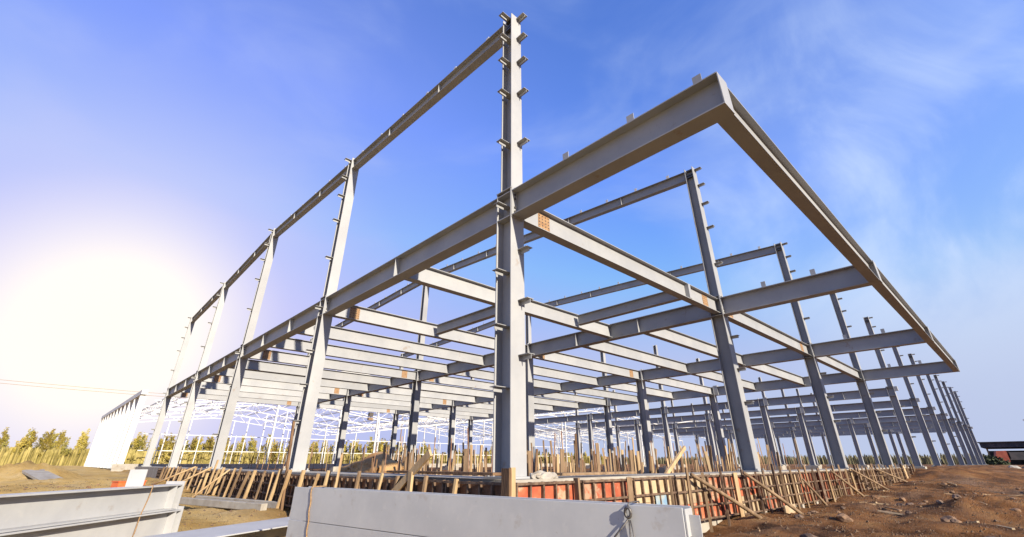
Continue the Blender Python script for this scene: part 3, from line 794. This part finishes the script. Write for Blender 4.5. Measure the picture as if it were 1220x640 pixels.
def bush(X, Y, s, lab):
    rnd = random.Random(int(X*7+Y)); b = MB()
    for i in range(900):
        d = Vector((rnd.gauss(0,1), rnd.gauss(0,1), rnd.gauss(0,1))).normalized()*rnd.uniform(.4,1)*(1+.3*noise.noise(Vector((i*.05,X,0))))
        c = Vector((d.x*s, d.y*s*1.3, abs(d.z)*s*.8)); u = Vector((rnd.gauss(0,1), rnd.gauss(0,1), rnd.gauss(0,1))).normalized(); w = u.orthogonal()
        k = s*.09; b.add([c-u*k, c+w*k, c+u*k, c-w*k], [(0,1,2,3)])
    r = thing('bush', lab, 'bush', (X, Y, -.3)); b.build('foliage', mat('dark_bush', (.03,.04,.015), (.06,.07,.03), 2, .9) if 'dark_bush' not in D.materials else D.materials['dark_bush'], r)
    MB().tube([(0,0,0),(0,0,s*.6)], [.12,.05], 5).build('stem', M['bark'], r)
bush(138, 1.5, 2.4, 'dark bush by the left end of the far shed'); bush(139,-7,2.2,'dark bush before the middle of the far shed'); bush(138,-14,2.3,'dark bush before the far shed near the picture edge')
jb = thing('jib_hoist', 'small grey jib on a housing standing on the far shed roof', 'jib', (150,-7.6,4.46))
MB().box(-1.2,1.2,-1.6,1.6,0,1.2).build('housing', M['insul'], jb)
MB().bar((0,-.2,1.2),(0,.2,3.0),.5,.5).bar((0,.2,3.0),(0,1.3,4.4),.35,.35).build('jib_arm', M['insul'], jb)

# ------------------------------------------------------------------ light and sky
sd = Vector((-.096,-1,.384)).normalized()       # towards the sun
sun_el = math.asin(sd.z); az = math.atan2(sd.x, sd.y)
W = D.worlds.new('World'); S.world = W; W.use_nodes = True
nt = W.node_tree; N = nt.nodes; L = nt.links
bg = N['Background']; bg.inputs['Strength'].default_value = .066
sky = N.new('ShaderNodeTexSky'); sky.sky_type = 'NISHITA'; sky.sun_disc = False
sky.sun_elevation = sun_el; sky.sun_rotation = az; sky.air_density = 1.1; sky.dust_density = .6; sky.ozone_density = 2.5
tc = N.new('ShaderNodeTexCoord')
def vmath(op, a, bvec=None):
    n = N.new('ShaderNodeVectorMath'); n.operation = op
    L.new(a, n.inputs[0])
    if bvec is not None: n.inputs[1].default_value = bvec
    return n
def mrange(v, a, b_, c, d, smooth=True):
    n = N.new('ShaderNodeMapRange'); n.interpolation_type = 'SMOOTHERSTEP' if smooth else 'LINEAR'
    for k, x in zip(('From Min','From Max','To Min','To Max'), (a,b_,c,d)): n.inputs[k].default_value = x
    L.new(v, n.inputs['Value']); return n.outputs[0]
def mix(f, a, b_):
    n = N.new('ShaderNodeMix'); n.data_type = 'RGBA'; n.clamp_result = False
    if isinstance(f, float): n.inputs['Factor'].default_value = f
    else: L.new(f, n.inputs['Factor'])
    for k, x in (('A', a), ('B', b_)):
        if isinstance(x, tuple): n.inputs[k].default_value = (*x, 1)
        else: L.new(x, n.inputs[k])
    return n.outputs['Result']
tint = N.new('ShaderNodeMix'); tint.data_type = 'RGBA'; tint.blend_type = 'MULTIPLY'; tint.inputs['Factor'].default_value = 1
L.new(sky.outputs[0], tint.inputs['A']); tint.inputs['B'].default_value = (1.35,1.7,2.95,1)
cap = N.new('ShaderNodeVectorMath'); cap.operation = 'MINIMUM'; L.new(tint.outputs['Result'], cap.inputs[0]); cap.inputs[1].default_value = (3.2,4.1,7.9)
col = cap.outputs[0]
dirn = vmath('NORMALIZE', tc.outputs['Generated']).outputs[0]
# thin cirrus
mp = N.new('ShaderNodeMapping'); mp.inputs['Scale'].default_value = (1.6,1.6,4.0); mp.inputs['Rotation'].default_value = (.3,.2,.5); L.new(dirn, mp.inputs[0])
n1 = N.new('ShaderNodeTexNoise'); n1.inputs['Scale'].default_value = 1.5; n1.inputs['Detail'].default_value = 7; n1.inputs['Roughness'].default_value = .52; n1.inputs['Distortion'].default_value = .5
L.new(mp.outputs[0], n1.inputs['Vector'])
col = mix(mrange(n1.outputs['Fac'], .40, .80, 0, .42), col, (3.7,4.8,7.6))
# one broad soft cloud high on the right
n2_ = N.new('ShaderNodeTexNoise'); n2_.inputs['Scale'].default_value = 3.2; n2_.inputs['Detail'].default_value = 8; n2_.inputs['Roughness'].default_value = .55; n2_.inputs['Distortion'].default_value = .6
L.new(dirn, n2_.inputs['Vector'])
cdv = Vector((.905,-.01,.425)).normalized()
cdt = vmath('DOT_PRODUCT', dirn, cdv).outputs['Value']
mm = N.new('ShaderNodeMath'); mm.operation = 'MULTIPLY'
L.new(mrange(cdt, .90, .995, 0, 1), mm.inputs[0]); L.new(mrange(n2_.outputs['Fac'], .32, .7, .15, .85), mm.inputs[1])
col = mix(mm.outputs[0], col, (5.4,6.6,8.8))
# pale band towards the horizon
sz = N.new('ShaderNodeSeparateXYZ'); L.new(dirn, sz.inputs[0])
col = mix(mrange(sz.outputs['Z'], 0, .45, .75, 0), col, (4.5,5.0,6.2))
# bright white glow low in the sky to the left
gd = Vector((.0173,.9808,.1941)).normalized()
dt = vmath('DOT_PRODUCT', dirn, gd).outputs['Value']
ac = N.new('ShaderNodeMath'); ac.operation = 'ARCCOSINE'; L.new(dt, ac.inputs[0]); ang = ac.outputs[0]
def fall(a, b_, p, top=1.0):
    f = mrange(ang, R(a), R(b_), 1, 0, False); q = N.new('ShaderNodeMath'); q.operation = 'POWER'; L.new(f, q.inputs[0]); q.inputs[1].default_value = p
    k = N.new('ShaderNodeMath'); k.operation = 'MULTIPLY'; L.new(q.outputs[0], k.inputs[0]); k.inputs[1].default_value = top; return k.outputs[0]
col = mix(fall(0, 60, 1.5, .75), col, (4.0,3.9,8.2))
col = mix(fall(0, 30, 1.5), col, (7.0,6.6,7.9))
col = mix(fall(1, 16, 1.6), col, (12,10.8,7.6))
L.new(col, bg.inputs['Color'])
sl = D.lights.new('sun', 'SUN'); sl.energy = 5.0; sl.angle = R(.5); sl.color = (1,.90,.74)
so = link('sun', sl); so.rotation_euler = sd.to_track_quat('Z','Y').to_euler()

# ------------------------------------------------------------------ camera
cd = D.cameras.new('camera'); cam = link('camera', cd, None, (-5.501,-5.857,.198), (R(90+25.983), 0, R(46.616-90)))
cd.sensor_width = 36; cd.sensor_fit = 'HORIZONTAL'; cd.lens = 534.704/1220*36; cd.shift_y = -(320-291.129)/1220
cd.clip_start = .05; cd.clip_end = 6000
S.camera = cam
S.render.engine = 'CYCLES'
S.view_settings.view_transform = 'Standard'; S.view_settings.look = 'None'; S.view_settings.gamma = 1; S.view_settings.exposure = .9
S.view_settings.use_curve_mapping = False
